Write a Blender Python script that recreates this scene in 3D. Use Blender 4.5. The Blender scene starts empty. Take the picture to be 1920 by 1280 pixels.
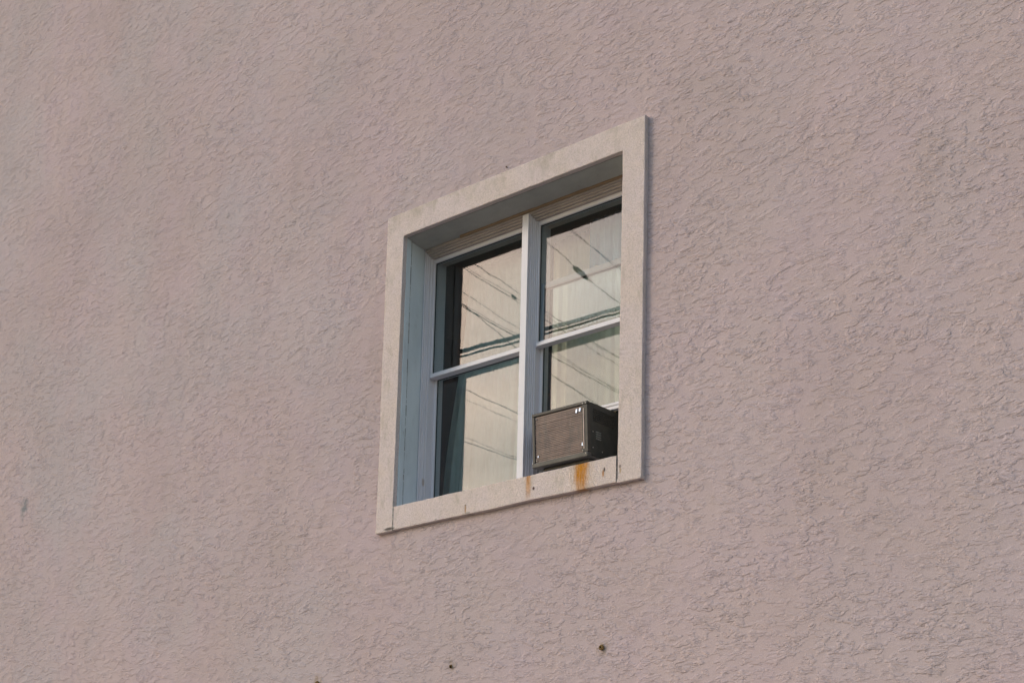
import bpy, bmesh, math, random
import numpy as np
from mathutils import Matrix, Vector, Euler

random.seed(7)
S = bpy.context.scene
COL = S.collection

# ------------------------------------------------------------------ camera
cam = bpy.data.cameras.new("camera")
cam.sensor_width = 36.0
cam.lens = 50.0
cam.shift_y = 0.35384            # rising-front shift: verticals stay almost parallel
cam.clip_start = 0.1
cam.clip_end = 2000
camo = bpy.data.objects.new("camera", cam)
COL.objects.link(camo)
R = ((0.7753811226, 0.0765319372, 0.6268388766),
     (0.6310600828, -0.1306781425, -0.7646478895),
     (0.0233941558, 0.9884665324, -0.1496216155))
camo.matrix_world = Matrix.Translation((0, -7.0, 1.6)) @ Matrix(R).to_4x4()
S.camera = camo

# ------------------------------------------------------------------ light
SUN_EL = math.radians(25.0)
SUN_AZ = math.radians(50.0)      # left of the wall's outward normal
sx, sy = -math.sin(SUN_AZ), -math.cos(SUN_AZ)
world = bpy.data.worlds.new("World")
S.world = world
world.use_nodes = True
wt = world.node_tree
bg = wt.nodes["Background"]
sky = wt.nodes.new("ShaderNodeTexSky")
sky.sky_type = 'NISHITA'
sky.sun_disc = False
sky.sun_elevation = SUN_EL
sky.sun_rotation = math.atan2(sx, sy) % (2 * math.pi)
sky.air_density = 1.6
sky.dust_density = 1.3
sky.ozone_density = 2.4
# thin broken cloud: the sky's brightness wanders softly all round
CLOUD_W = 7.0
wtc = wt.nodes.new("ShaderNodeTexCoord")
wmp = wt.nodes.new("ShaderNodeMapping"); wmp.inputs["Scale"].default_value = (1, 1, 2.2)
wt.links.new(wtc.outputs["Generated"], wmp.inputs[0])
wno = wt.nodes.new("ShaderNodeTexNoise"); wno.noise_dimensions = '4D'; wno.inputs["W"].default_value = CLOUD_W; wt.links.new(wmp.outputs[0], wno.inputs["Vector"])
wno.inputs["Scale"].default_value = 5.0; wno.inputs["Detail"].default_value = 5.0; wno.inputs["Roughness"].default_value = 0.5
wmr = wt.nodes.new("ShaderNodeMapRange"); wt.links.new(wno.outputs["Fac"], wmr.inputs[0])
wmr.inputs[1].default_value = 0.3; wmr.inputs[2].default_value = 0.7; wmr.inputs[3].default_value = 0.65; wmr.inputs[4].default_value = 1.40
wsc = wt.nodes.new("ShaderNodeVectorMath"); wsc.operation = 'SCALE'
wt.links.new(sky.outputs[0], wsc.inputs[0]); wt.links.new(wmr.outputs[0], wsc.inputs["Scale"])
wt.links.new(wsc.outputs[0], bg.inputs[0])
bg.inputs[1].default_value = 0.15

sun = bpy.data.lights.new("sun", 'SUN')
sun.energy = 0.5
sun.angle = math.radians(12)
sun.color = (1.0, 0.88, 0.76)
suno = bpy.data.objects.new("sun", sun)
COL.objects.link(suno)
to_sun = Vector((sx * math.cos(SUN_EL), sy * math.cos(SUN_EL), math.sin(SUN_EL)))
suno.rotation_euler = to_sun.to_track_quat('Z', 'Y').to_euler()
suno.location = (-6, -10, 12)

S.view_settings.view_transform = 'Standard'
S.view_settings.look = 'None'
S.view_settings.gamma = 1.0
S.view_settings.use_curve_mapping = False
S.view_settings.exposure = 0.60
S.cycles.transparent_max_bounces = 24
S.cycles.use_denoising = True
S.cycles.denoiser = 'OPENIMAGEDENOISE'
S.cycles.denoising_input_passes = 'RGB_ALBEDO_NORMAL'
S.cycles.denoising_prefilter = 'ACCURATE'

# ------------------------------------------------------------------ node helpers
class N:
    def __init__(self, name, rough=0.8, spec=0.3):
        self.m = bpy.data.materials.new(name)
        self.m.use_nodes = True
        self.t = self.m.node_tree
        self.b = self.t.nodes["Principled BSDF"]
        self.b.inputs["Roughness"].default_value = rough
        self.b.inputs["Specular IOR Level"].default_value = spec
        self.out = self.t.nodes["Material Output"]
        tc = self.t.nodes.new("ShaderNodeTexCoord")
        self.obj = tc.outputs["Object"]
    def n(self, kind, **kw):
        nd = self.t.nodes.new(kind)
        for k, v in kw.items():
            setattr(nd, k, v)
        return nd
    def link(self, a, b):
        self.t.links.new(a, b)
    def val(self, sock, v):
        if hasattr(v, "is_linked") or isinstance(v, bpy.types.NodeSocket):
            self.link(v, sock)
        else:
            sock.default_value = v
    def mapping(self, scale=(1, 1, 1), loc=(0, 0, 0), src=None):
        mp = self.n("ShaderNodeMapping")
        self.link(src or self.obj, mp.inputs[0])
        mp.inputs["Scale"].default_value = scale
        mp.inputs["Location"].default_value = loc
        return mp.outputs[0]
    def noise(self, scale, detail=2, rough=0.5, dist=0.0, vec=None, color=False):
        nd = self.n("ShaderNodeTexNoise")
        self.link(vec or self.obj, nd.inputs["Vector"])
        nd.inputs["Scale"].default_value = scale
        nd.inputs["Detail"].default_value = detail
        nd.inputs["Roughness"].default_value = rough
        nd.inputs["Distortion"].default_value = dist
        return nd.outputs["Color" if color else "Fac"]
    def ramp(self, v, a, b, c=0.0, d=1.0, smooth=True):
        nd = self.n("ShaderNodeMapRange")
        nd.interpolation_type = 'SMOOTHSTEP' if smooth else 'LINEAR'
        self.val(nd.inputs[0], v)
        for i, q in enumerate((a, b, c, d)):
            nd.inputs[i + 1].default_value = q
        return nd.outputs[0]
    def math(self, op, a, b=0.0, c=0.0, clamp=False):
        nd = self.n("ShaderNodeMath", operation=op, use_clamp=clamp)
        self.val(nd.inputs[0], a)
        self.val(nd.inputs[1], b)
        if op == 'MULTIPLY_ADD':
            self.val(nd.inputs[2], c)
        return nd.outputs[0]
    def mix(self, f, a, b, kind='MIX'):
        nd = self.n("ShaderNodeMix", data_type='RGBA', blend_type=kind)
        self.val(nd.inputs[0], f)
        for s, v in ((nd.inputs[6], a), (nd.inputs[7], b)):
            if isinstance(v, tuple):
                s.default_value = (*v, 1)
            else:
                self.link(v, s)
        return nd.outputs[2]
    def xyz(self):
        nd = self.n("ShaderNodeSeparateXYZ")
        self.link(self.obj, nd.inputs[0])
        return nd.outputs
    def color(self, c):
        if isinstance(c, tuple):
            self.b.inputs["Base Color"].default_value = (*c, 1)
        else:
            self.link(c, self.b.inputs["Base Color"])
        return self
    def bump(self, h, dist=0.002, strength=1.0):
        nd = self.n("ShaderNodeBump")
        nd.inputs["Strength"].default_value = strength
        nd.inputs["Distance"].default_value = dist
        self.link(h, nd.inputs["Height"])
        self.link(nd.outputs[0], self.b.inputs["Normal"])
        return self
    def displace(self, h, scale):
        nd = self.n("ShaderNodeDisplacement")
        self.link(h, nd.inputs["Height"])
        nd.inputs["Midlevel"].default_value = 0.0
        nd.inputs["Scale"].default_value = scale
        self.link(nd.outputs[0], self.out.inputs["Displacement"])
        self.m.displacement_method = 'BOTH'
        return self
    def blob(self, cx, cz, rx, rz, soft=0.6):
        """elliptical mask centred on (cx, cz) in the wall's plane"""
        x, _, z = self.xyz()
        a = self.math('DIVIDE', self.math('SUBTRACT', x, cx), rx)
        b = self.math('DIVIDE', self.math('SUBTRACT', z, cz), rz)
        d = self.math('ADD', self.math('MULTIPLY', a, a), self.math('MULTIPLY', b, b))
        return self.ramp(d, 1.0, 1.0 - soft)

def simple(name, c, rough=0.6, spec=0.3, var=0.08, scale=12.0, metal=0.0, bump=0.0, bscale=80.0):
    m = N(name, rough, spec)
    f = m.ramp(m.noise(scale, 4, 0.6), 0.3, 0.7)
    dark = tuple(max(0.0, v * (1 - var)) for v in c)
    lite = tuple(min(1.0, v * (1 + var)) for v in c)
    m.color(m.mix(f, dark, lite))
    m.b.inputs["Metallic"].default_value = metal
    if bump:
        m.bump(m.noise(bscale, 3), bump)
    return m.m

# ------------------------------------------------------------------ materials
RELIEF = 0.64
def make_stucco():
    m = N("pinkish_stucco", 0.92, 0.15)
    mp = m.n("ShaderNodeMapping")
    m.link(m.obj, mp.inputs[0])
    mp.inputs["Rotation"].default_value = (0, math.radians(-4), 0)
    mp.inputs["Scale"].default_value = (0.44, 1, 1.15)
    p = mp.outputs[0]
    # trowelled terraces: flat plateaus with short steep edges
    warp = m.noise(7, 2, 0.5, vec=p, color=True)
    vm = m.n("ShaderNodeVectorMath", operation='MULTIPLY_ADD')
    m.link(warp, vm.inputs[0])
    vm.inputs[1].default_value = (0.06, 0.06, 0.06)
    m.link(p, vm.inputs[2])
    q = vm.outputs[0]
    # lapped float marks: each lap swells gently and ends in a small lip that faces down
    zz = m.xyz()[2]
    def laps(n, per_m, k, drop):
        ph = m.math('ADD', m.math('MULTIPLY', zz, -per_m), m.math('MULTIPLY', n, k))
        fr = m.math('FRACT', ph)
        return m.math('MINIMUM', m.ramp(fr, 0.0, 0.45), m.math('DIVIDE', m.math('SUBTRACT', 1.0, fr), drop))
    A = laps(m.noise(23, 1.8, 0.5, vec=q), 19.0, 5.0, 0.04)
    B = laps(m.noise(42, 1.8, 0.5, vec=q), 37.0, 5.2, 0.06)
    # a lip fades in and out along its length; some patches are floated smooth
    brkA = m.ramp(m.noise(15, 3, 0.6, vec=m.mapping((0.65, 1, 1.35), (1, 4, 9))), 0.46, 0.58, 0.06, 1.0)
    brkB = m.ramp(m.noise(19, 3, 0.6, vec=m.mapping((0.6, 1, 1.2), (7, 2, 3))), 0.46, 0.60, 0.04, 1.0)
    mask = m.ramp(m.noise(1.5, 3, 0.5), 0.36, 0.62, 0.60, 1.0)
    mask2 = m.ramp(m.noise(4.0, 3, 0.55, vec=m.mapping((1, 1, 1), (5, 3, 1))), 0.40, 0.60, 0.25, 1.0)
    A = m.math('MULTIPLY', A, m.math('MULTIPLY', mask, brkA))
    B = m.math('MULTIPLY', B, m.math('MULTIPLY', mask2, brkB))
    h = m.math('ADD', m.math('MULTIPLY', A, 0.0075 * RELIEF), m.math('MULTIPLY', B, 0.0040 * RELIEF))
    h = m.math('ADD', h, m.math('MULTIPLY', m.noise(120, 2, 0.6), 0.0004 * RELIEF))
    m.bump(h, 1.0)
    low = m.math('ADD', m.math('MULTIPLY', m.noise(0.9, 2, 0.5), 0.010), m.math('MULTIPLY', A, 0.0008))
    m.displace(low, 1.0)
    m.m.displacement_method = 'DISPLACEMENT'
    # colour: faint pink-lilac and tan mottling, greyer weathering, vertical streaks
    tan = (0.540, 0.415, 0.414)
    pink = (0.536, 0.412, 0.432)
    grey = (0.484, 0.424, 0.438)
    f1 = m.ramp(m.noise(2.6, 5, 0.62, 0.3), 0.40, 0.60)
    c = m.mix(f1, tan, pink)
    f2 = m.ramp(m.noise(0.8, 4, 0.6, vec=m.mapping((1, 1, 0.8), (3, 0, 8))), 0.40, 0.66, 0.0, 0.8)
    f2 = m.math('MULTIPLY', f2, m.ramp(m.xyz()[0], -5.0, -10.0, 0.45, 1.1), clamp=True)
    c = m.mix(f2, c, grey)
    st = m.noise(1.0, 3, 0.6, vec=m.mapping((2.2, 1, 0.10)))
    c = m.mix(m.ramp(st, 0.35, 0.70, 0.0, 0.30), c, (0.57, 0.45, 0.43))
    fine = m.ramp(m.noise(14, 5, 0.7), 0.25, 0.75, 0.0, 0.22)
    c = m.mix(fine, c, (0.445, 0.335, 0.325))
    tanspot = m.ramp(m.noise(6.5, 4, 0.65, vec=m.mapping((1, 1, 1), (9, 1, 4))), 0.60, 0.74, 0.0, 0.40)
    c = m.mix(tanspot, c, (0.50, 0.385, 0.355))
    # blue-grey smear and small rusty runs under the anchors
    k = m.math('MULTIPLY', m.blob(-11.635, 5.285, 0.085, 0.10, 0.9), m.ramp(m.noise(22, 3), 0.35, 0.6))
    c = m.mix(m.math('MULTIPLY', k, 0.85), c, (0.16, 0.19, 0.21))
    k = m.blob(-11.66, 5.22, 0.05, 0.13, 0.9)
    c = m.mix(m.math('MULTIPLY', k, 0.30), c, (0.22, 0.26, 0.25))
    for cx, cz, s in ((-5.028, 3.262, 0.055), (-6.262, 3.274, 0.045), (-7.563, 3.275, 0.060)):
        k = m.math('MULTIPLY', m.blob(cx, cz, s, s * 1.2, 0.9), m.ramp(m.noise(30, 3), 0.3, 0.62))
        c = m.mix(m.math('MULTIPLY', k, 0.6), c, (0.24, 0.17, 0.075))
    # broad soft weathering and a browner cast towards the street corner
    wz = m.ramp(m.noise(0.55, 4, 0.6, vec=m.mapping((1, 1, 1.3), (11, 0, 5))), 0.35, 0.68)
    c = m.mix(m.math('MULTIPLY', wz, 0.32), c, (0.405, 0.318, 0.300))
    bz = m.math('MULTIPLY', m.ramp(m.noise(1.6, 4, 0.62, vec=m.mapping((1.3, 1, 0.6), (4, 0, 2))), 0.55, 0.72), 0.22)
    c = m.mix(bz, c, (0.36, 0.29, 0.265))
    c = m.mix(0.055, c, (0.0, 0.0, 0.0))
    # sand grains in the finish coat: pale and dark specks
    g1 = m.noise(170, 3, 0.75)
    c = m.mix(m.ramp(g1, 0.40, 0.56, 0.26, 0.0), c, (0.27, 0.20, 0.19))
    c = m.mix(m.ramp(m.noise(210, 2, 0.7, vec=m.mapping((1, 1, 1), (3, 1, 2))), 0.55, 0.68, 0.0, 0.30), c, (0.70, 0.58, 0.57))
    m.color(c)
    return m.m

def make_trim():
    m = N("cream_textured_coat", 0.9, 0.15)
    n1 = m.noise(120, 3, 0.65, 0.5)
    n2 = m.noise(38, 3, 0.6)
    h = m.math('ADD', m.math('MULTIPLY', m.ramp(n1, 0.40, 0.60), 0.0036),
               m.math('MULTIPLY', m.ramp(n2, 0.3, 0.7), 0.0006))
    m.bump(h, 1.0)
    m.displace(m.math('MULTIPLY', m.noise(4.0, 3), 0.006), 1.0)
    m.m.displacement_method = 'DISPLACEMENT'
    c = m.mix(m.ramp(m.noise(3.0, 5, 0.6), 0.35, 0.65), (0.84, 0.69, 0.63), (0.83, 0.685, 0.66))
    c = m.mix(m.ramp(m.noise(105, 3, 0.65), 0.36, 0.56, 0.42, 0.0), c, (0.54, 0.43, 0.37))
    c = m.mix(m.ramp(m.noise(9, 4, 0.65, vec=m.mapping((1.6, 1, 0.5))), 0.52, 0.75, 0.0, 0.5), c, (0.50, 0.42, 0.33))
    x, y, z = m.xyz()
    grime = m.math('MULTIPLY', m.ramp(z, 6.45, 6.66, 0.0, 0.5), m.ramp(m.noise(5, 4, 0.7), 0.42, 0.68))
    c = m.mix(grime, c, (0.44, 0.37, 0.28))
    # lower edge dirt
    low = m.math('MULTIPLY', m.ramp(z, 4.305, 4.285, 0.0, 1.0), m.ramp(m.noise(11, 4, 0.7), 0.5, 0.70))
    c = m.mix(m.math('MULTIPLY', low, 0.5), c, (0.13, 0.10, 0.075))
    # rust running down from the inner edge of the sill
    def rust(c, x0, w, strength, ztop, zlen, seed):
        xs = m.math('ADD', x, m.math('MULTIPLY', m.math('SUBTRACT', m.noise(16, 3, 0.6, vec=m.mapping((1, 1, 0.6), (seed, 0, 0))), 0.5), w * 0.9))
        d = m.math('ABSOLUTE', m.math('SUBTRACT', xs, x0))
        core = m.ramp(d, w, w * 0.35)
        halo = m.ramp(d, w * 2.1, w * 0.5)
        fade = m.math('MULTIPLY', m.ramp(z, ztop - zlen, ztop - zlen * 0.25), m.math('LESS_THAN', z, 4.6))
        br = m.ramp(m.noise(60, 4, 0.7, vec=m.mapping((1.6, 1, 0.25), (seed, 0, seed))), 0.34, 0.60)
        k1 = m.math('MULTIPLY', m.math('MULTIPLY', core, fade), m.math('MULTIPLY_ADD', br, 0.28, 0.74))
        k2 = m.math('MULTIPLY', m.math('MULTIPLY', halo, fade), m.math('MULTIPLY', br, 0.5))
        c = m.mix(m.math('MULTIPLY', k2, strength, clamp=True), c, (0.52, 0.33, 0.14))
        c = m.mix(m.math('MULTIPLY', k1, strength * 0.98, clamp=True), c, (0.62, 0.245, 0.02))
        deep = m.math('MULTIPLY', m.math('MULTIPLY', core, fade), m.ramp(m.noise(30, 3, 0.7, vec=m.mapping((2.0, 1, 0.35), (0, 0, seed))), 0.52, 0.68))
        return m.mix(m.math('MULTIPLY', deep, strength * 0.7, clamp=True), c, (0.40, 0.14, 0.02))
    c = rust(c, -5.178, 0.068, 1.0, 4.47, 0.30, 1.0)
    c = rust(c, -5.610, 0.026, 0.75, 4.47, 0.21, 5.0)
    # drips and dark picks
    for cx, cz, rx, rz, col, s in ((-5.008, 4.362, 0.010, 0.030, (0.46, 0.19, 0.04), 0.8), (-4.999, 4.385, 0.008, 0.018, (0.06, 0.045, 0.04), 0.9),
                                   (-5.563, 4.364, 0.012, 0.014, (0.10, 0.05, 0.045), 0.95), (-6.150, 4.325, 0.010, 0.040, (0.46, 0.24, 0.09), 0.75),
                                   (-6.150, 4.352, 0.013, 0.006, (0.14, 0.10, 0.08), 0.6), (-6.13, 4.296, 0.03, 0.006, (0.14, 0.11, 0.09), 0.5),
                                   (-4.885, 4.386, 0.012, 0.014, (0.20, 0.15, 0.13), 0.7), (-4.883, 4.36, 0.008, 0.025, (0.52, 0.33, 0.16), 0.7),
                                   (-6.86, 4.30, 0.06, 0.014, (0.08, 0.065, 0.05), 0.85), (-6.42, 4.296, 0.014, 0.005, (0.16, 0.13, 0.11), 0.5)):
        k = m.math('MULTIPLY', m.blob(cx, cz, rx, rz, 0.8), s)
        c = m.mix(k, c, col)
    m.color(c)
    return m.m

def make_reveal(name, base, dirt):
    m = N(name, 0.75, 0.2)
    c = m.mix(m.ramp(m.noise(5, 4, 0.6, vec=m.mapping((1, 1, 0.35))), 0.35, 0.7), base, tuple(v * 0.86 for v in base))
    c = m.mix(m.ramp(m.noise(18, 4, 0.7, vec=m.mapping((1, 1, 0.3))), 0.60, 0.78, 0, 0.55), c, dirt)
    m.color(c)
    m.bump(m.math('ADD', m.noise(70, 3), m.math('MULTIPLY', m.noise(12, 3), 2.0)), 0.0015)
    return m.m

def make_paint():
    m = N("white_window_paint", 0.45, 0.35)
    c = m.mix(m.ramp(m.noise(6, 4, 0.6, vec=m.mapping((1, 1, 0.3))), 0.35, 0.7), (0.68, 0.635, 0.67), (0.62, 0.59, 0.625))
    c = m.mix(m.ramp(m.noise(26, 4, 0.7, vec=m.mapping((1, 1, 0.15))), 0.60, 0.80, 0, 0.5), c, (0.36, 0.33, 0.31))
    x, y, z = m.xyz()
    # soot running down the mullion beside the air conditioner
    s = m.math('MULTIPLY', m.ramp(m.math('ABSOLUTE', m.math('SUBTRACT', x, -5.80)), 0.045, 0.0), m.blob(-5.80, 4.66, 0.3, 0.26, 0.9))
    s = m.math('MULTIPLY', s, m.ramp(m.noise(40, 3, 0.6, vec=m.mapping((1.5, 1.5, 0.10))), 0.40, 0.58))
    c = m.mix(m.math('MULTIPLY', s, 0.75), c, (0.045, 0.045, 0.045))
    k = m.math('MULTIPLY', m.blob(-6.806, 4.70, 0.003, 0.035, 0.9), 0.5)
    c = m.mix(k, c, (0.30, 0.17, 0.08))
    m.color(c)
    m.bump(m.noise(50, 3), 0.0004)
    return m.m

def make_glass():
    m = bpy.data.materials.new("window_glass")
    m.use_nodes = True
    t = m.node_tree
    t.nodes.remove(t.nodes["Principled BSDF"])
    out = t.nodes["Material Output"]
    tr = t.nodes.new("ShaderNodeBsdfTransparent")
    tr.inputs[0].default_value = (0.82, 0.88, 0.895, 1)
    gl = t.nodes.new("ShaderNodeBsdfGlossy")
    gl.inputs["Roughness"].default_value = 0.0
    gl.inputs["Color"].default_value = (0.94, 0.79, 0.755, 1)
    mx = t.nodes.new("ShaderNodeMixShader")
    lw = t.nodes.new("ShaderNodeLayerWeight")
    lw.inputs[0].default_value = 0.5
    pw = t.nodes.new("ShaderNodeMath"); pw.operation = 'POWER'
    t.links.new(lw.outputs["Facing"], pw.inputs[0]); pw.inputs[1].default_value = 3.0
    ma = t.nodes.new("ShaderNodeMath"); ma.operation = 'MULTIPLY_ADD'
    t.links.new(pw.outputs[0], ma.inputs[0]); ma.inputs[1].default_value = 0.3; ma.inputs[2].default_value = GLASS_R
    # old panes: a slow ripple in the reflections, dusty streaks
    tc = t.nodes.new("ShaderNodeTexCoord")
    ns = t.nodes.new("ShaderNodeTexNoise")
    t.links.new(tc.outputs["Object"], ns.inputs["Vector"])
    ns.inputs["Scale"].default_value = 4.0; ns.inputs["Detail"].default_value = 1.0
    bp = t.nodes.new("ShaderNodeBump")
    bp.inputs["Strength"].default_value = 1.0; bp.inputs["Distance"].default_value = 0.0003
    t.links.new(ns.outputs["Fac"], bp.inputs["Height"])
    t.links.new(bp.outputs[0], gl.inputs["Normal"])
    t.links.new(ma.outputs[0], mx.inputs[0])
    t.links.new(tr.outputs[0], mx.inputs[1])
    t.links.new(gl.outputs[0], mx.inputs[2])
    # a thin film of dust
    df = t.nodes.new("ShaderNodeBsdfDiffuse")
    df.inputs[0].default_value = (0.45, 0.42, 0.36, 1)
    mp = t.nodes.new("ShaderNodeMapping"); mp.inputs["Scale"].default_value = (9, 1, 0.8)
    t.links.new(tc.outputs["Object"], mp.inputs[0])
    n2 = t.nodes.new("ShaderNodeTexNoise"); t.links.new(mp.outputs[0], n2.inputs["Vector"])
    n2.inputs["Scale"].default_value = 2.0; n2.inputs["Detail"].default_value = 5.0
    mr = t.nodes.new("ShaderNodeMapRange"); t.links.new(n2.outputs["Fac"], mr.inputs[0])
    mr.inputs[1].default_value = 0.35; mr.inputs[2].default_value = 0.75; mr.inputs[3].default_value = 0.0; mr.inputs[4].default_value = 0.018
    m2 = t.nodes.new("ShaderNodeMixShader")
    t.links.new(mr.outputs[0], m2.inputs[0]); t.links.new(mx.outputs[0], m2.inputs[1]); t.links.new(df.outputs[0], m2.inputs[2])
    t.links.new(m2.outputs[0], out.inputs["Surface"])
    return m

def make_fins():
    m = N("corroded_fins", 0.55, 0.4)
    c = m.mix(m.ramp(m.noise(9, 4, 0.6), 0.35, 0.65), (0.36, 0.275, 0.25), (0.27, 0.21, 0.20))
    st = m.noise(22, 4, 0.6, vec=m.mapping((1, 1, 0.15)))
    c = m.mix(m.ramp(st, 0.50, 0.68, 0, 0.6), c, (0.22, 0.20, 0.20))
    c = m.mix(m.ramp(m.noise(30, 3, 0.6, vec=m.mapping((1, 1, 0.2), (4, 0, 0))), 0.60, 0.75, 0, 0.6), c, (0.52, 0.42, 0.38))
    m.color(c)
    m.b.inputs["Metallic"].default_value = 0.25
    m.bump(m.noise(120, 2), 0.001)
    return m.m

def make_cabinet(name, c0, c1, rough=0.5):
    m = N(name, rough, 0.35)
    c = m.mix(m.ramp(m.noise(14, 4, 0.65), 0.35, 0.68), c0, c1)
    c = m.mix(m.ramp(m.noise(45, 4, 0.7), 0.62, 0.78, 0, 0.6), c, (0.17, 0.13, 0.105))
    m.color(c)
    m.bump(m.noise(90, 3), 0.0005)
    return m.m

GLASS_R = 0.062
M = {}
M['stucco'] = make_stucco()
M['trim'] = make_trim()
M['return'] = make_reveal("painted_stucco_return", (0.64, 0.675, 0.70), (0.30, 0.29, 0.27))
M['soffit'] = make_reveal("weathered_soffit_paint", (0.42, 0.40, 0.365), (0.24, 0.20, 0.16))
M['wood'] = make_reveal("bare_wood_stop", (0.30, 0.21, 0.14), (0.16, 0.11, 0.07))
M['paint'] = make_paint()
M['joint'] = simple("dirty_joint", (0.34, 0.29, 0.25), 0.9, 0.1, 0.5, 60)
M['head'] = make_reveal("shaded_head_paint", (0.46, 0.39, 0.36), (0.26, 0.20, 0.15))  # base colour darkened to carry the shade at the head, plus dirt streaks
M['caulk'] = simple("grey_caulk", (0.33, 0.33, 0.33), 0.8, 0.2, 0.3, 20)
M['gasket'] = simple("black_gasket", (0.03, 0.03, 0.03), 0.6)
M['glass'] = make_glass()
M['fins'] = make_fins()
M['slot'] = simple('scuffed_slot_metal', (0.22, 0.225, 0.21), 0.45, 0.4, 0.2)
M['cab'] = make_cabinet("dark_cabinet_metal", (0.030, 0.031, 0.028), (0.045, 0.044, 0.039), 0.55)
M['case'] = make_cabinet("brown_frame_metal", (0.040, 0.032, 0.027), (0.058, 0.046, 0.039), 0.5)
M['pan'] = make_cabinet("dirty_base_pan", (0.075, 0.066, 0.056), (0.11, 0.096, 0.083), 0.55)
M['strip'] = simple("dull_pinkish_strip", (0.42, 0.30, 0.26), 0.4, 0.4, 0.15)
M['alu'] = simple("glint_aluminium", (0.86, 0.88, 0.92), 0.22, 0.5, 0.05, metal=0.9)  # bright metal for the glints on the fins
M['screw'] = simple("dull_screw_steel", (0.45, 0.40, 0.36), 0.4, 0.5, 0.2, metal=0.6)
M['rust'] = simple("rusty_iron", (0.20, 0.11, 0.035), 0.7, 0.3, 0.5, 90, bump=0.002, bscale=200)
M['hole'] = simple("dark_hole", (0.012, 0.010, 0.008), 0.9, 0.1)
M['curtain'] = simple("pale_grey_green_curtain_cloth", (0.44, 0.465, 0.42), 0.9, 0.1, 0.08)
M['cream'] = simple("cream_curtain_cloth", (0.78, 0.64, 0.48), 0.9, 0.1, 0.06)
M['valance'] = simple("blue_grey_valance_cloth", (0.34, 0.42, 0.46), 0.9, 0.1, 0.08)
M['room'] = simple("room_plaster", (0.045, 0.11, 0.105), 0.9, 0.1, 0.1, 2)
M['panel'] = simple("accordion_plastic", (0.40, 0.34, 0.30), 0.6, 0.2, 0.1)
M['cable'] = simple("black_cable_sheath", (0.075, 0.08, 0.078), 0.55, 0.3, 0.15)
M['lead'] = simple("grey_cable_sheath", (0.20, 0.20, 0.19), 0.55, 0.3, 0.15)
M['splice'] = simple("grey_green_splice_case", (0.30, 0.35, 0.31), 0.5, 0.3, 0.15)
M['pole'] = simple("weathered_pole_timber", (0.16, 0.12, 0.085), 0.9, 0.1, 0.25, 5)
M['asphalt'] = simple("asphalt", (0.05, 0.05, 0.052), 0.9, 0.2, 0.25, 30, bump=0.004, bscale=60)
M['concrete'] = simple("pavement_concrete", (0.44, 0.415, 0.385), 0.9, 0.2, 0.12, 3, bump=0.002)
M['earth'] = simple("bare_ground", (0.16, 0.14, 0.11), 0.95, 0.1, 0.25, 1)

# ------------------------------------------------------------------ mesh helpers
def tag(o, label=None, cat=None, group=None, kind=None):
    for k, v in (("label", label), ("category", cat), ("group", group), ("kind", kind)):
        if v:
            o[k] = v
    return o

def empty(name, loc):
    o = bpy.data.objects.new(name, None)
    o.empty_display_size = 0.2
    o.location = loc
    COL.objects.link(o)
    return o

def link(name, me, mat, parent=None, smooth=False, keep=True):
    me.materials.append(mat)
    if smooth:
        me.polygons.foreach_set("use_smooth", np.ones(len(me.polygons), dtype=bool))
    o = bpy.data.objects.new(name, me)
    COL.objects.link(o)
    if parent:
        o.parent = parent
        if keep:
            # parts are modelled in world coordinates: undo every parent's offset
            mt = Matrix.Identity(4)
            q = parent
            while q:
                mt = q.matrix_parent_inverse.copy() @ Matrix.LocRotScale(q.location, q.rotation_euler, q.scale) @ mt if False else mt
                q = q.parent
            o.matrix_parent_inverse = world_of(parent).inverted()
    return o

def world_of(o):
    m = o.matrix_basis
    if o.parent:
        m = world_of(o.parent) @ o.matrix_parent_inverse @ m
    return m

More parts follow.
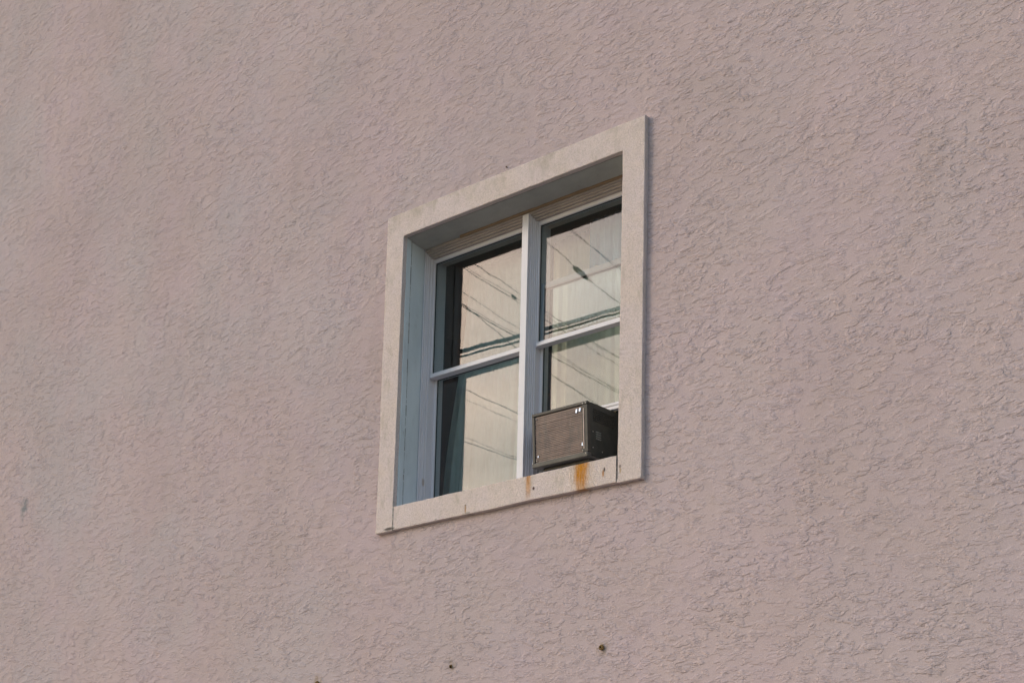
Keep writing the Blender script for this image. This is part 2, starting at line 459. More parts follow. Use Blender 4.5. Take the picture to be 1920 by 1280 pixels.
class MB:
    """collects bevelled boxes / tubes; one builder = one mesh object"""
    def __init__(self):
        self.bm = bmesh.new()
    def box(self, x0, x1, y0, y1, z0, z1, bevel=0.0, seg=1, rot=None):
        b = bmesh.new()
        v = [b.verts.new((x, y, z)) for x in (x0, x1) for y in (y0, y1) for z in (z0, z1)]
        for f in ((0, 1, 3, 2), (4, 6, 7, 5), (0, 4, 5, 1), (2, 3, 7, 6), (0, 2, 6, 4), (1, 5, 7, 3)):
            b.faces.new([v[i] for i in f])
        if bevel:
            bmesh.ops.bevel(b, geom=b.edges[:], offset=bevel, segments=seg, affect='EDGES', profile=0.5)
        if rot:
            c = Vector(((x0 + x1) / 2, (y0 + y1) / 2, (z0 + z1) / 2))
            bmesh.ops.rotate(b, verts=b.verts, cent=c, matrix=Euler(rot).to_matrix())
        self._add(b)
        return self
    def tube(self, pts, rad, n=8):
        b = bmesh.new()
        pts = [Vector(p) for p in pts]
        rings = []
        for i, p in enumerate(pts):
            d = (pts[min(i + 1, len(pts) - 1)] - pts[max(i - 1, 0)]).normalized()
            a = d.orthogonal().normalized() if not rings else (prev - d * prev.dot(d)).normalized()
            prev = a
            c = d.cross(a)
            r = rad(i / (len(pts) - 1)) if callable(rad) else rad
            rings.append([b.verts.new(p + (a * math.cos(t) + c * math.sin(t)) * r) for t in [2 * math.pi * k / n for k in range(n)]])
        for r0, r1 in zip(rings, rings[1:]):
            for k in range(n):
                b.faces.new((r0[k], r0[(k + 1) % n], r1[(k + 1) % n], r1[k]))
        b.faces.new(rings[0][::-1]); b.faces.new(rings[-1])
        self._add(b)
        return self
    def quad(self, a, b_, c, d):
        v = [self.bm.verts.new(p) for p in (a, b_, c, d)]
        self.bm.faces.new(v)
        return self
    def _add(self, b):
        me = bpy.data.meshes.new("tmp")
        b.to_mesh(me); b.free()
        self.bm.from_mesh(me)
        bpy.data.meshes.remove(me)
    def build(self, name, mat, parent=None, smooth=False, normals=True):
        if normals:
            bmesh.ops.recalc_face_normals(self.bm, faces=self.bm.faces[:])
        me = bpy.data.meshes.new(name)
        self.bm.to_mesh(me); self.bm.free()
        return link(name, me, mat, parent, smooth)

def grid_mesh(name, P, keep=None, flip=False):
    """P: (nu, nv, 3) array of points -> quad mesh; keep: (nu-1, nv-1) bool"""
    nu, nv = P.shape[:2]
    idx = np.arange(nu * nv).reshape(nu, nv)
    q = np.stack([idx[:-1, :-1], idx[1:, :-1], idx[1:, 1:], idx[:-1, 1:]], -1)
    if flip:
        q = q[..., ::-1]
    q = q[keep] if keep is not None else q.reshape(-1, 4)
    me = bpy.data.meshes.new(name)
    me.vertices.add(nu * nv)
    me.vertices.foreach_set("co", P.reshape(-1).astype(np.float32))
    me.loops.add(q.size)
    me.loops.foreach_set("vertex_index", q.reshape(-1).astype(np.int32))
    me.polygons.add(len(q))
    me.polygons.foreach_set("loop_start", np.arange(0, q.size, 4, dtype=np.int32))
    me.polygons.foreach_set("loop_total", np.full(len(q), 4, dtype=np.int32))
    me.polygons.foreach_set("use_smooth", np.ones(len(q), dtype=bool))
    me.update(calc_edges=True)
    me.validate()
    return me

# window opening (inner edge of the surround) and outer edge of the surround
IX0, IX1, IZ0, IZ1 = -6.825, -4.900, 4.461, 6.484
OX0, OX1, OZ0, OZ1 = -6.997, -4.722, 4.286, 6.676

# ================================================================== setting
mb = MB(); mb.quad((-400, -400, -0.16), (400, -400, -0.16), (400, 400, -0.16), (-400, 400, -0.16))
tag(mb.build("ground", M['earth'], normals=False), kind="structure")
mb = MB(); mb.box(-120, 120, -19.5, -4.8, -0.5, -0.13)
tag(mb.build("street", M['asphalt']), kind="structure")
mb = MB(); mb.box(-120, 120, -4.8, -0.01, -0.5, 0.0, 0.015)
tag(mb.build("pavement", M['concrete']), kind="structure")
mb = MB(); mb.box(-120, 120, -24.0, -19.5, -0.5, 0.0, 0.015)
tag(mb.build("pavement", M['concrete']), kind="structure")

# ------------------------------------------------------------------ building
bld = tag(empty("building", (-12, 4, 0)), "tall building with a pinkish grey trowelled stucco wall around the single window", "building")
xs = [-15.2]
while xs[-1] < -1.3:
    x = xs[-1]
    d = math.hypot(x, 7.0)
    xs.append(x + d * (d / 7.0) / 2667 * 2 * 0.95)
xs = np.array([-34.0, -20.0] + xs + [2.0, 9.0])
nr = 800
def ztop(x): return np.interp(x, (-34, -15.2, -1.3, 9), (13.4, 12.6, 6.6, 6.6))
def zbot(x): return np.interp(x, (-34, -15.2, -1.3, 9), (3.6, 3.5, 2.35, 2.35))
tz = np.linspace(0, 1, nr)
Z = zbot(xs)[:, None] + (ztop(xs) - zbot(xs))[:, None] * tz[None, :]
Z = np.concatenate([np.zeros((len(xs), 1)), Z, np.full((len(xs), 1), 14.2)], 1)
X = np.repeat(xs[:, None], Z.shape[1], 1)
P = np.stack([X, np.zeros_like(X), Z], -1)
cx = (X[:-1, :-1] + X[1:, 1:]) / 2; cz = (Z[:-1, :-1] + Z[1:, 1:]) / 2
keep = ~((cx > OX0 + 0.05) & (cx < OX1 - 0.05) & (cz > OZ0 + 0.05) & (cz < OZ1 - 0.05))
wall = link("stucco_wall", grid_mesh("stucco_wall", P, keep), M['stucco'], bld)
mb = MB()
mb.box(-34, -33.7, 0.004, 9, 0, 14.2); mb.build("side_wall", M['stucco'], bld)
mb = MB(); mb.box(8.7, 9, 0.004, 9, 0, 14.2); mb.build("side_wall", M['stucco'], bld)
mb = MB(); mb.box(-33.7, 8.7, 8.7, 9, 0, 14.2); mb.build("rear_wall", M['stucco'], bld)
mb = MB(); mb.box(-34, 9, -0.06, 9, 14.2, 14.45, 0.02); mb.build("roof", M['concrete'], bld)
# floor-level room behind the window: a hollow shell, open at the window
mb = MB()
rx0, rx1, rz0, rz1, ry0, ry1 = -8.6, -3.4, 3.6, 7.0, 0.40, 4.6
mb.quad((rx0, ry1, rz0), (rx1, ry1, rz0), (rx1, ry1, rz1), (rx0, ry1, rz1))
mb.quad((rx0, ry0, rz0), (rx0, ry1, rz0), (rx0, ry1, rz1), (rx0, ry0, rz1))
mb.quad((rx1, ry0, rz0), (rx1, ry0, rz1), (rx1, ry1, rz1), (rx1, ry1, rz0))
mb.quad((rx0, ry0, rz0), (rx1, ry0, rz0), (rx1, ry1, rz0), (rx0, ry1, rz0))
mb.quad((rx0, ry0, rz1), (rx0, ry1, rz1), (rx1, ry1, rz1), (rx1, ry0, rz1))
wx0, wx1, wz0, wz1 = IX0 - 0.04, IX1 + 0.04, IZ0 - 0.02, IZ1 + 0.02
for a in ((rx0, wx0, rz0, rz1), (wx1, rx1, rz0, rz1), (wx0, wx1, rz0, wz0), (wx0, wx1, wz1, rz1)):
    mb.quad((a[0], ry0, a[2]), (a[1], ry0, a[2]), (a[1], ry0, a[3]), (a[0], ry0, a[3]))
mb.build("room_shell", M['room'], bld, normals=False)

# old anchors in the wall below the window
def anchor(x, z, kind, size=1.0):
    b = bmesh.new()
    n = 14
    prof = [(0.031, 0.004), (0.028, -0.006), (0.018, -0.010), (0.013, -0.009), (0.011, 0.004), (0.0, 0.012)] if kind == 0 else \
           [(0.026, 0.004), (0.021, -0.003), (0.015, -0.002), (0.010, 0.010), (0.0, 0.016)]
    prof = [(r_ * size, y_) for r_, y_ in prof]
    rings = []
    rnd = random.Random(int(x * 100))
    for r, y in prof:
        if r == 0:
            rings.append([b.verts.new((x, y, z))])
        else:
            rings.append([b.verts.new((x + r * math.cos(t) * rnd.uniform(0.85, 1.15), y, z + r * math.sin(t) * rnd.uniform(0.85, 1.15))) for t in [2 * math.pi * k / n for k in range(n)]])
    for r0, r1 in zip(rings, rings[1:]):
        for k in range(n):
            if len(r1) == 1:
                b.faces.new((r0[k], r0[(k + 1) % n], r1[0]))
            else:
                b.faces.new((r0[k], r0[(k + 1) % n], r1[(k + 1) % n], r1[k]))
    me = bpy.data.meshes.new("wall_anchor")
    bmesh.ops.recalc_face_normals(b, faces=b.faces[:])
    bmesh.ops.translate(b, verts=b.verts, vec=(0, -0.014, 0))
    b.to_mesh(me); b.free()
    o = link("wall_anchor", me, M['rust'], bld, True)
    # the plug's dark mouth
    mb = MB(); mb.tube([(x + 0.003, -0.020, z - 0.004), (x + 0.003, 0.01, z - 0.004)], 0.0115 * size, 10)
    mb.build("anchor_hole", M['hole'], o, True)
    return o
o = anchor(-5.028, 3.265, 0, 0.58); o['label'] = "rusty anchor plug with a dark mouth low in the wall under the window"
o = anchor(-6.268, 3.265, 1, 0.5); o['label'] = "small dark screw hole low in the wall left of the rusty plug"
o = anchor(-7.563, 3.262, 0, 0.58); o['label'] = "rusty anchor plug at the bottom edge of the picture"
o = anchor(-5.891, 6.722, 1, 0.20); o['label'] = "tiny pit in the stucco just above the window surround"

# ------------------------------------------------------------------ window
win = tag(empty("window", (-5.8625, 0.1, OZ0)), "four pane double sash window in a cream textured surround with rust stains on its sill", "window")
# surround: one band swept up the left jamb, across the head and down the right jamb
def rr(cx_, cy_, r, a0, a1, n):
    return [(cx_ + r * math.cos(a0 + (a1 - a0) * i / n), cy_ + r * math.sin(a0 + (a1 - a0) * i / n)) for i in range(n + 1)]
T = 0.045
w = 0.175
prof = [(0.0, 0.02), (0.0, 0.005), (0.0, -0.012), (0.0, -0.025)]
prof += rr(0.007, -T + 0.007, 0.007, math.pi, 1.5 * math.pi, 4)
prof += [(x, -T) for x in np.linspace(0.012, w - 0.011, 40)]
prof += rr(w - 0.006, -T + 0.006, 0.006, 1.5 * math.pi, 2 * math.pi, 4)
prof += [(w, y) for y in (-0.030, -0.02, -0.010, 0.0)]
prof = np.array(prof)
op = prof[:, 0] / w
def band(path_o, path_i, name, mat, parent, tfun=None, step=0.0042):
    po, pi = np.array(path_o, float), np.array(path_i, float)
    rows = []
    for k in range(len(po) - 1):
        n = max(2, int(np.linalg.norm(po[k + 1] - po[k]) / step))
        s = np.linspace(0, 1, n + 1)
        if k:
            s = s[1:]
        for q in s:
            rows.append((po[k] + (po[k + 1] - po[k]) * q, pi[k] + (pi[k + 1] - pi[k]) * q))
    ro = np.array([r[0] for r in rows]); ri = np.array([r[1] for r in rows])
    xz = ro[:, None, :] + (ri - ro)[:, None, :] * op[None, :, None]
    y = np.repeat(prof[None, :, 1], len(rows), 0)
    if tfun is not None:
        y = np.where(y < 0, y * tfun(xz[..., 0]), y)
    # hand-floated edges wander a little
    rng = np.random.RandomState(3)
    wob = np.convolve(rng.randn(len(rows) + 160), np.hanning(120) / np.hanning(120).sum() * 6, 'same')[80:80 + len(rows)] * 0.0016
    wob2 = np.convolve(rng.randn(len(rows) + 160), np.hanning(30) / np.hanning(30).sum() * 3, 'same')[80:80 + len(rows)] * 0.0010
    d = (ri - ro) / np.linalg.norm(ri - ro, axis=1)[:, None]
    edge = np.where(op < 0.1, 1.0, 0.0)[None, :, None]; edge2 = np.where(op > 0.9, 1.0, 0.0)[None, :, None]
    xz = xz + d[:, None, :] * (wob[:, None, None] * edge + wob2[:, None, None] * edge2)
    P = np.stack([xz[..., 0], y, xz[..., 1]], -1)
    return link(name, grid_mesh(name, P), mat, parent)
ix0 = lambda z: IX0
s = band([(OX0, OZ0 + 0.0), (OX0, OZ1), (OX1, OZ1), (OX1 - 0.004, OZ0)],
         [(IX0 - 0.007, OZ0 + 0.0), (IX0 + 0.004, IZ1), (IX1 + 0.002, IZ1), (IX1 - 0.008, OZ0)], "surround", M['trim'], win)
sill = band([(IX1 - 0.0095, OZ0 - 0.001), (IX0 - 0.0055, OZ0 - 0.001)], [(IX1 - 0.0095, IZ0), (IX0 - 0.0055, IZ0)], "sill", M['trim'], win,
            tfun=lambda x: np.interp(x, (-6.9, -4.8), (0.93, 1.16)))
sill['label'] = "cream textured sill with orange rust runs under the air conditioner"
# the butt joints between jambs and sill, raked back and dirty
for jx in (IX0 - 0.0062, IX1 - 0.0088):
    mb = MB()
    z = OZ0
    while z < IZ0 - 0.002:
        h_ = random.uniform(0.012, 0.04)
        mb.box(jx - 0.003, jx + 0.003, -T + random.uniform(0.0005, 0.006), 0.0, z, min(z + h_, IZ0 - 0.001))
        z += h_
    mb.build("joint_filler", M['joint'], win)
# lower end caps of the jambs
mb = MB()
mb.box(OX0 + 0.003, IX0 - 0.009, -T + 0.003, 0.03, OZ0 - 0.001, OZ0 + 0.02, 0.002)
mb.box(IX1 - 0.006, OX1 - 0.006, -T + 0.003, 0.03, OZ0 - 0.001, OZ0 + 0.02, 0.002)
mb.build("jamb_foot", M['trim'], win)
# returns: stucco return, then the older painted reveal behind a ragged joint
RD = 0.045
mb = MB()
mb.box(IX0 - 0.03, IX0 + 0.0015, -0.004, RD, IZ0 - 0.03, IZ1 + 0.03, 0.002)
mb.build("reveal", M['return'], win)
mb = MB()
mb.box(IX0 - 0.03, IX0 - 0.007, RD, 0.42, IZ0 - 0.03, IZ1 + 0.03)
mb.build("reveal", M['return'], win)
mb = MB()
mb.box(IX1 - 0.0015, IX1 + 0.03, -0.004, 0.42, IZ0 - 0.03, IZ1 + 0.03, 0.002)
mb.build("reveal", M['return'], win)
# joint: crumbs of caulk along the change of material
rnd = random.Random(11)
mb = MB()
z = IZ0
while z < IZ1 - 0.02:
    h = rnd.uniform(0.03, 0.16)
    mb.box(IX0 - 0.006, IX0 + rnd.uniform(0.001, 0.004), RD - 0.004 + rnd.uniform(-0.003, 0.003), RD + rnd.uniform(0.001, 0.006), z, min(z + h, IZ1), 0.001)
    z += h + rnd.uniform(0.0, 0.012)
mb.build("caulk", M['caulk'], win)
# soffit, sloping very slightly down to the frame
mb = MB()
v = [(IX0 - 0.03, -0.004, IZ1 - 0.0015), (IX1 + 0.03, -0.004, IZ1 - 0.0015), (IX1 + 0.03, 0.42, IZ1 - 0.026), (IX0 - 0.03, 0.42, IZ1 - 0.026)]
N_ = 60
gx = np.linspace(IX0 - 0.03, IX1 + 0.03, 130); gy = np.linspace(-0.004, 0.42, 40)
GX, GY = np.meshgrid(gx, gy, indexing='ij')
rng = np.random.RandomState(5)
sm = rng.randn(130, 40)
for _ in range(5):
    sm = (sm + np.roll(sm, 1, 0) + np.roll(sm, -1, 0) + np.roll(sm, 1, 1) + np.roll(sm, -1, 1)) / 5
GZ = IZ1 - 0.0015 - (GY + 0.004) * 0.07 + sm * 0.006 * np.clip(GY * 8, 0, 1)
link("soffit", grid_mesh("soffit", np.stack([GX, GY, GZ], -1), flip=True), M['soffit'], win)
mb = MB()
mb.box(IX0 - 0.03, IX1 + 0.03, -0.004, 0.42, IZ1 + 0.001, IZ1 + 0.05)
mb.build("lintel", M['soffit'], win)
# stool under the sashes
mb = MB()
mb.box(IX0 - 0.03, IX1 + 0.03, -0.003, 0.23, IZ0 - 0.05, IZ0 - 0.004)
mb.box(IX0 - 0.03, IX1 + 0.03, 0.23, 0.45, IZ0 - 0.05, IZ0 + 0.030, 0.003)
mb.build("stool", M['paint'], win)

# --- outer frame: jamb liners in steps, head in steps
FY = 0.190
TOPZ = IZ1 - 0.016
def frame_steps(x0, sgn):
    mb = MB()
    # (width from the reveal, front y)
    for a, b, y in ((0.0, 0.010, FY), (0.010, 0.016, FY + 0.018), (0.016, 0.022, FY + 0.030), (0.022, 0.029, FY + 0.052)):
        xa, xb = x0 + sgn * a, x0 + sgn * b
        mb.box(min(xa, xb), max(xa, xb), y, 0.40, IZ0 - 0.002, TOPZ + 0.01, 0.0012)
    return mb.build("jamb_liner", M['paint'], win)
frame_steps(IX0 - 0.003, 1)
frame_steps(IX1 - 0.0015, -1)
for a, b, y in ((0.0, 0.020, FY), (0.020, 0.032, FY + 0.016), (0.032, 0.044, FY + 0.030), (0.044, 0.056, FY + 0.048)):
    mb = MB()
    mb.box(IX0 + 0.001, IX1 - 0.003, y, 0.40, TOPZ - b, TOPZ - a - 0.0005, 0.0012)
    mb.build("head_frame", M['head'], win)  # shade under the soffit is in this paint's colour
# bare wooden stop under the soffit
mb = MB(); mb.box(IX0 + 0.35, IX1 - 0.003, FY - 0.016, FY - 0.0005, TOPZ - 0.012, TOPZ + 0.010, 0.003)
o = mb.build("wood_stop", M['wood'], win)
# mullion: a cover strip proud of stepped liners
MX = -5.868
mb = MB(); mb.box(MX - 0.028, MX + 0.028, FY - 0.010, FY + 0.022, IZ0 - 0.002, TOPZ - 0.021, 0.003, 2)
mb.build("mullion", M['paint'], win)
mb = MB()
for a, y in ((0.034, FY + 0.020), (0.040, FY + 0.036), (0.046, FY + 0.050), (0.053, FY + 0.064)):
    mb.box(MX - a, MX + a, y, 0.40, IZ0 - 0.002, TOPZ - 0.033, 0.0012)
mb.build("mullion_liner", M['paint'], win)

# --- sashes
def sash(x0, x1, z0, z1, yf, yb, yg, st, top, bot, label, bead=0.006, rail='paint'):
    mb = MB()
    mb.box(x0, x0 + st, yf, yb, z0, z1, 0.0015); mb.box(x1 - st, x1, yf, yb, z0, z1, 0.0015)
    o = mb.build("sash", M['paint'], win)
    o['label'] = label
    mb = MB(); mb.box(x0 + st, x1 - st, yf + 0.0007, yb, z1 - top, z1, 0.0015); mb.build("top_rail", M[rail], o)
    mb = MB(); mb.box(x0 + st, x1 - st, yf - (0.018 if bead else 0.0), yb, z0, z0 + bot * 0.55, 0.002)
    mb.box(x0 + st, x1 - st, yf - 0.004, yb - 0.001, z0 + bot * 0.56, z0 + bot, 0.002)
    mb.build("bottom_rail", M['paint'], o)
    mb = MB()
    gx0, gx1, gz0, gz1 = x0 + st, x1 - st, z0 + bot, z1 - top
    for a in ((gx0, gx0 + 0.003, gz0, gz1), (gx1 - 0.003, gx1, gz0, gz1), (gx0, gx1, gz1 - 0.003, gz1), (gx0, gx1, gz0, gz0 + 0.003)):
        mb.box(a[0], a[1], yg - 0.010, yg - 0.0005, a[2], a[3])
    mb.build("glazing_gasket", M['gasket'], o)
    mb = MB(); mb.box(gx0 - 0.004, gx1 + 0.004, yg, yg + 0.004, gz0 - 0.004, gz1 + 0.004)
    mb.build("pane", M['glass'], o)
    return o
UX0, UX1 = IX0 + 0.026, MX - 0.053
VX0, VX1 = MX + 0.053, IX1 - 0.030
SZ1 = TOPZ - 0.056
MR0, MR1 = 5.487, 5.525         # meeting rail
ST = 0.012
sash(UX0, UX1, MR0, SZ1, 0.262, 0.300, 0.285, ST, 0.030, 0.038, "upper left sash with the cables reflected in its pane")
sash(VX0, VX1, MR0, SZ1, 0.262, 0.300, 0.285, ST, 0.030, 0.038, "upper right sash in front of the raised inner sash")
sash(UX0, UX1, IZ0 + 0.028, MR1 + 0.006, 0.305, 0.345, 0.325, 0.024, 0.040, 0.045, "lower left sash, closed", 0)
LIFT = 0.435
sash(VX0, VX1, IZ0 + 0.028 + LIFT, MR1 + 0.006 + LIFT, 0.305, 0.345, 0.325, 0.024, 0.040, 0.045, "lower right sash, raised on top of the air conditioner", 0, 'head')  # top rail takes the darkened head paint to mute it behind the glass
# side curtain panels of the air conditioner are folded plastic
ACX, ACW = -5.407, 0.452
def accordion(x0, x1, y=0.318):
    n = 9
    xs_ = np.linspace(x0, x1, n * 2 + 1)
    P = np.array([[(x, y + (0.012 if i % 2 else 0.0), z) for z in (IZ0 + 0.030, IZ0 + 0.028 + LIFT)] for i, x in enumerate(xs_)])
    me = grid_mesh("accordion_panel", P)
    me.polygons.foreach_set("use_smooth", np.zeros(len(me.polygons), dtype=bool))
    return me

# ------------------------------------------------------------------ air conditioner (own local frame, tilted outwards to drain)
ac = tag(empty("air_conditioner", (ACX, 0.03, 4.527)), "dark brown window air conditioner with corroded fins, sitting on the sill", "air conditioner")
ac.rotation_euler = (math.radians(3.2), 0, 0)
H, D_ = 0.366, 0.60
hw = ACW / 2
def acpart(mb, name, mat, parent=ac, smooth=False):
    bmesh.ops.recalc_face_normals(mb.bm, faces=mb.bm.faces[:])
    me = bpy.data.meshes.new(name)
    mb.bm.to_mesh(me); mb.bm.free()
    return link(name, me, mat, parent, smooth, keep=False)
# shell: side panels, top, floor
mb = MB(); mb.box(-hw + 0.002, -hw + 0.007, 0.022, D_, 0.018, H - 0.006); mb.box(hw - 0.007, hw - 0.002, 0.022, D_, 0.018, H - 0.006)
mb.box(-hw + 0.002, hw - 0.002, 0.022, D_, H - 0.0055, H - 0.0005, 0.002)
mb.box(-hw + 0.008, hw - 0.008, D_ - 0.02, D_ - 0.002, 0.02, H - 0.007)
cab = acpart(mb, "cabinet", M['cab'])
# front frame
mb = MB(); mb.box(-hw, hw, -0.004, 0.030, H - 0.020, H, 0.003, 2)
acpart(mb, "top_flange", M['case'])
mb = MB(); mb.box(-hw, -hw + 0.022, -0.003, 0.030, 0.034, H - 0.0205, 0.003)
acpart(mb, "front_post", M['case'])
mb = MB(); mb.box(hw - 0.046, hw, -0.003, 0.030, 0.034, H - 0.0205, 0.003)
post = acpart(mb, "front_post", M['case'])
mb = MB(); mb.box(hw - 0.034, hw - 0.026, -0.0065, -0.0032, 0.055, H - 0.045, 0.001)
acpart(mb, "seam_strip", M['strip'], post)
# base pan with a rolled lip
mb = MB(); mb.box(-hw - 0.001, hw + 0.001, -0.010, 0.032, 0.0, 0.033, 0.006, 2)
mb.box(-hw + 0.004, hw - 0.004, 0.026, D_, 0.002, 0.017, 0.003)
mb.box(-hw + 0.05, hw - 0.03, 0.04, 0.24, -0.022, 0.003, 0.01, 2)
acpart(mb, "base_pan", M['pan'])
# coil behind: plate, fins, tubes
fx0, fx1, fz0, fz1 = -hw + 0.022, hw - 0.046, 0.036, H - 0.021
mb = MB(); mb.box(fx0, fx1, 0.016, 0.030, fz0, fz1)
coil = acpart(mb, "condenser_coil", M['fins'])
mb = MB()
nf = 27
rnd = random.Random(2)
for i in range(nf):
    z = fz0 + (i + 0.5) * (fz1 - fz0) / nf
    j = rnd.uniform(-0.0006, 0.0006)
    mb.box(fx0 + 0.001, fx1 - 0.001, 0.002 + rnd.uniform(0, 0.002) + (0.0022 if rnd.random() < 0.35 else 0), 0.0158, z - 0.0048 + j, z + 0.0034 + j, rot=(math.radians(18), 0, 0))
tag(acpart(mb, "fin", M['fins'], coil), kind="stuff")
for cx_, cz_, w_, h_ in ((0.60, 0.86, 0.012, 0.030), (0.72, 0.87, 0.013, 0.026), (0.80, 0.245, 0.013, 0.026), (-0.80, 0.20, 0.007, 0.016)):
    x = cx_ * hw; z = cz_ * H
    mb = MB(); mb.box(x - w_ / 2, x + w_ / 2, -0.001, 0.004, z - h_ / 2, z + h_ / 2, 0.0015, rot=(math.radians(-14), 0, math.radians(4)))
    acpart(mb, "fin_glint_tab", M['alu'], coil)  # bright tabs added to stand for glints on the fins
# screws
for x, z, y in ((-hw + 0.034, H - 0.040, 0.001), (-hw + 0.034, 0.048, 0.001), (-hw + 0.010, 0.030, -0.011), (hw - 0.040, 0.045, -0.004), (hw - 0.012, H - 0.014, -0.005), (hw - 0.036, H - 0.014, -0.005), (hw - 0.012, 0.022, -0.011)):
    mb = MB(); mb.tube([(x, y + 0.002, z), (x, y - 0.0015, z), (x, y - 0.003, z)], lambda t: 0.0048 if t < 0.9 else 0.003, 8)
    acpart(mb, "screw", M['screw'], ac, True)
for y, z in ((0.052, 0.070), (0.155, 0.060), (0.055, 0.175)):
    mb = MB(); mb.tube([(hw - 0.004, y, z), (hw + 0.0005, y, z), (hw + 0.002, y, z)], lambda t: 0.0042 if t < 0.9 else 0.0025, 8)
    acpart(mb, "screw", M['screw'], ac, True)
# side louvres: long rows near the top, four short bright-lipped ones lower down
for i in range(7):
    z = H - 0.040 - i * 0.0125
    mb = MB(); mb.box(hw - 0.004, hw + 0.003, 0.060, 0.300, z - 0.002, z + 0.0035, 0.0008, rot=(0, math.radians(-25), 0))
    acpart(mb, "louvre", M['cab'])
for i in range(4):
    z = 0.178 - i * 0.0145
    mb = MB(); mb.box(hw - 0.004, hw + 0.0045, 0.086, 0.140, z - 0.0015, z + 0.003, 0.0008, rot=(0, math.radians(-35), 0))
    acpart(mb, "louvre", M['slot'])
# accordion side panels (in the wall's frame, fixed to the unit)
link("accordion_panel", accordion(VX0 + 0.002, ACX - hw - 0.001), M['panel'], ac)
link("accordion_panel", accordion(ACX + hw + 0.001, VX1 - 0.002, 0.35), M['panel'], ac)

# ------------------------------------------------------------------ curtains behind the panes
def curtain(x0, x1, z0, z1, y, label, flare=0.0, seed=0, name='curtain', mat='curtain', scallop=0.0):
    nx, nz = 160, 24
    u = np.linspace(0, 1, nx); v = np.linspace(0, 1, nz)
    rng = np.random.RandomState(seed)
    ph = np.cumsum(rng.uniform(0.6, 1.4, nx)) / nx * 2 * math.pi * (x1 - x0) / 0.085
    Pt = np.zeros((nx, nz, 3))
    for j, q in enumerate(v):
        a = x0 - flare * 0.62 * (1 - q) - flare * 0.05 * math.sin(q * 6.3)
        Pt[:, j, 0] = a + (x1 - a) * u
        Pt[:, j, 1] = y + 0.013 * np.sin(ph + 0.4 * q) * (0.55 + 0.45 * (1 - q)) + 0.004 * np.sin(2.3 * ph)
        Pt[:, j, 2] = z0 + (z1 - z0) * q + scallop * (1 - q) * np.abs(np.sin(u * math.pi * 4))
    o = link(name, grid_mesh(name, Pt), M[mat])
    m_ = o.modifiers.new("thickness", 'SOLIDIFY'); m_.thickness = 0.002
    return tag(o, label, name)
curtain(-6.70, -5.93, 4.50, 6.40, 0.55, "pale grey green curtain hanging behind the left pair of panes", 0.36, 1)
curtain(-5.915, -4.93, 5.02, 6.40, 0.56, "cream curtain hanging behind the right pair of panes, above the air conditioner", 0.0, 2, "curtain", "cream")
curtain(-5.55, -4.93, 6.03, 6.43, 0.50, "blue grey scalloped valance in the top right corner of the upper right pane", 0.0, 3, "valance", "valance", 0.05)

# ------------------------------------------------------------------ poles and cables over the street (seen as reflections in the panes)
def pole(x, y, h, label):
    p = tag(empty("utility_pole", (x, y, -0.05)), label, "utility pole", "utility poles in the street")
    mb = MB(); mb.tube([(x, y, -0.4), (x, y, h * 0.5), (x, y, h)], lambda t: 0.17 - 0.06 * t, 12)
    mb.build("shaft", M['pole'], p, True)
    mb = MB(); mb.box(x - 1.1, x + 1.1, y - 0.16, y - 0.06, h - 0.62, h - 0.50, 0.01)
    mb.build("crossarm", M['pole'], p)
pole(-9.6, -22.6, 8.4, "timber pole across the street that gathers the service cables")
pole(-30.0, -4.2, 9.4, "timber pole on the near kerb far to the left of the window")
pole(13.0, -4.2, 9.4, "timber pole on the near kerb to the right of the window")
def cable(pts, r, label, mat='cable', sag=0.0, group="cables over the street"):
    pts = [Vector(p) for p in pts]
    fine = []
    for a, b in zip(pts, pts[1:]):
        n = max(2, int((b - a).length / 0.5))
        for i in range(n):
            fine.append(a.lerp(b, i / n))
    fine.append(pts[-1])
    fine2 = []
    for i, p in enumerate(fine):     # ease the corners
        if 2 <= i < len(fine) - 2:
            p = (fine[i - 2] + fine[i - 1] + p + fine[i + 1] + fine[i + 2]) / 5
        fine2.append(p)
    mb = MB(); mb.tube(fine2, r, 6)
    o = mb.build("cable", M[mat], None, True)
    return tag(o, label, "cable", group)
Q = (-9.59, -22.43, 7.85)
def q(dx, dz): return (Q[0] + dx, Q[1], Q[2] + dz)
cable([(-15.58, -0.02, 13.73), (-12.345, -6.43, 10.606), (-11.632, -7.851, 9.917), q(0.2, 0)], 0.0043, "thin service cable crossing the top of the upper left pane's reflection")
c2 = cable([(-16.66, -0.02, 14.0), (-12.699, -6.73, 10.757), (-12.298, -7.41, 10.385), q(0.5, 0)], 0.0026, "thin grey drop wire with a small splice beside the topmost cable", 'lead')
cable([(-16.45, -0.02, 13.03), (-12.611, -6.43, 10.078), (-12.203, -7.113, 9.765), q(-0.2, 0)], 0.0059, "thicker black cable starting at the left edge of the upper left reflection")
cable([(-16.43, -0.02, 13.05), (-12.600, -6.43, 10.093), (-12.185, -7.113, 9.80), q(-0.12, 0.0)], 0.0026, "thin grey wire close above the thicker black cable", 'lead')  # extra strand stands in for the cable's double image in the glass
c5 = cable([(-13.15, -0.02, 13.73), (-11.15, -6.43, 10.611), (-10.756, -7.70, 9.994), q(0.8, 0.1)], 0.0038, "black cable with a grey green splice case, reflected in the upper right pane")
cable([(-13.3, -0.02, 14.1), (-11.05, -6.93, 10.944), (-10.787, -7.741, 10.533), q(1.0, 0.1)], 0.0034, "black cable nearest the top corner of the upper right pane's reflection")
cable([(-13.35, -0.02, 14.0), (-11.09, -6.93, 10.904), (-10.72, -7.741, 10.56), q(1.05, 0.1)], 0.0021, "thin grey wire crossing the cable at the upper right pane's corner", 'lead')  # no separate wire: added for the second reflection of the cable above
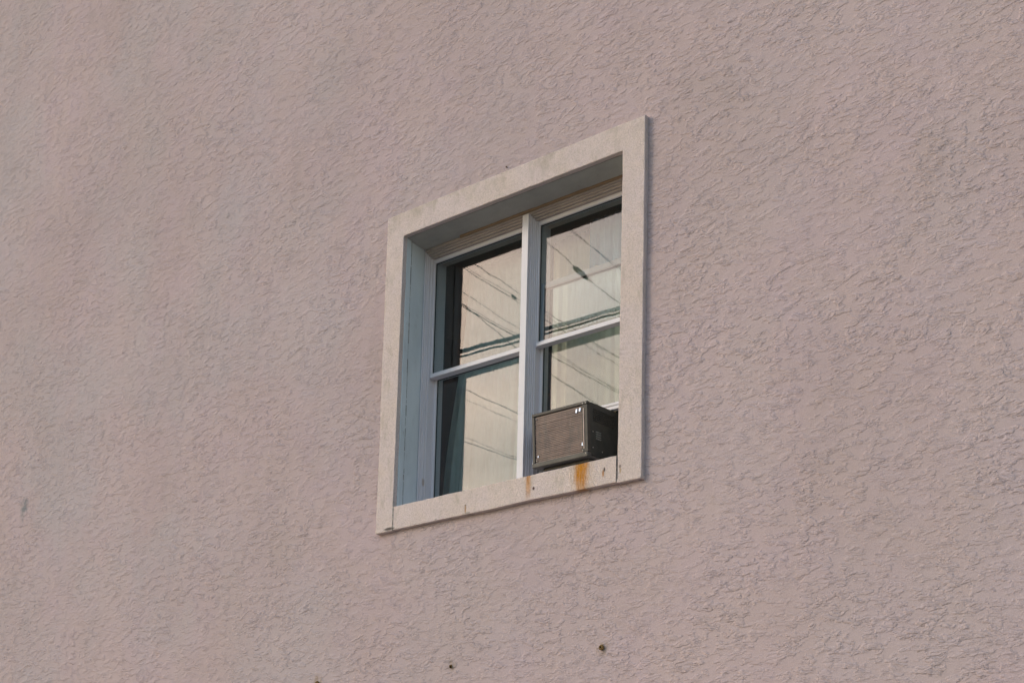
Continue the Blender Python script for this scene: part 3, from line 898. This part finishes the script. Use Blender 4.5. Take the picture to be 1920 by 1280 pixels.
cable([(-15.05, -0.02, 10.18), (-12.019, -5.85, 8.54), (-11.668, -6.528, 8.35), q(-0.6, 0)], 0.0046, "upper black cable reflected in the lower left pane")
cable([(-15.26, -0.02, 10.19), (-12.124, -6.05, 8.476), (-11.795, -6.686, 8.296), q(-0.7, 0)], 0.0029, "thin grey wire just below the upper cable in the lower left pane", 'lead')  # added strand imitating the pane's second image of the upper cable
cable([(-15.05, -0.02, 8.94), (-12.03, -5.85, 7.834), (-11.675, -6.536, 7.704), q(-0.8, 0)], 0.0046, "lower black cable reflected in the lower left pane")
cable([(-15.0, -0.02, 9.10), (-11.99, -5.85, 7.90), (-11.675, -6.536, 7.715), q(-0.85, 0)], 0.0026, "thin grey wire joining the lower cable in the lower left pane", 'lead')  # added strand imitating the pane's second image of the lower cable
cable([(-12.46, -0.02, 11.2), (-10.995, -6.35, 8.708), (-10.854, -6.963, 8.467), q(0.0, -0.1)], 0.0046, "black cable running down behind the air conditioner in the lower right pane")
cable([(-14.2, -0.02, 12.0), (-11.57, -7.35, 9.409), (-11.236, -8.284, 9.079), q(0.1, -0.1)], 0.0029, "thin grey wire across the middle of the lower right pane", 'lead')
cable([(-13.63, -0.02, 11.82), (-11.117, -7.35, 9.434), (-10.94, -7.868, 9.265), q(0.3, -0.1)], 0.0038, "black cable in the top right of the lower right pane")
def splice(parent, a, b, r):
    a, b = Vector(a), Vector(b)
    mb = MB(); mb.tube([a.lerp(b, t) for t in (0, 0.12, 0.2, 0.8, 0.88, 1)], lambda t: r if 0.3 < t < 0.7 else r * (0.35 if t < 0.1 or t > 0.9 else 0.8), 10)
    mb.build("splice", M['splice'], parent, True)
splice(c5, (-10.985, -6.93, 10.355), (-10.92, -7.14, 10.255), 0.030)
splice(c2, (-12.37, -7.28, 10.455), (-12.33, -7.36, 10.415), 0.018)
# heavy bundle along the near kerb, with its messenger strand below
cable([(-30.0, -4.03, 8.75), (-20, -4.03, 8.35), (-10.48, -4.03, 8.052), (-9.5, -4.03, 7.995), (-8.17, -4.03, 7.962), (0, -4.03, 8.1), (13.0, -4.03, 8.75)], 0.023,
      "heavy black cable bundle strung along the kerb, crossing both upper panes' reflections", group="cable bundle along the kerb")
cable([(-30.0, -4.03, 8.70), (-20, -4.03, 8.28), (-10.48, -4.03, 7.990), (-9.5, -4.03, 7.935), (-8.17, -4.03, 7.905), (0, -4.03, 8.0), (13.0, -4.03, 8.70)], 0.012,
      "thinner black cable slung just under the heavy bundle along the kerb", group="cable bundle along the kerb")
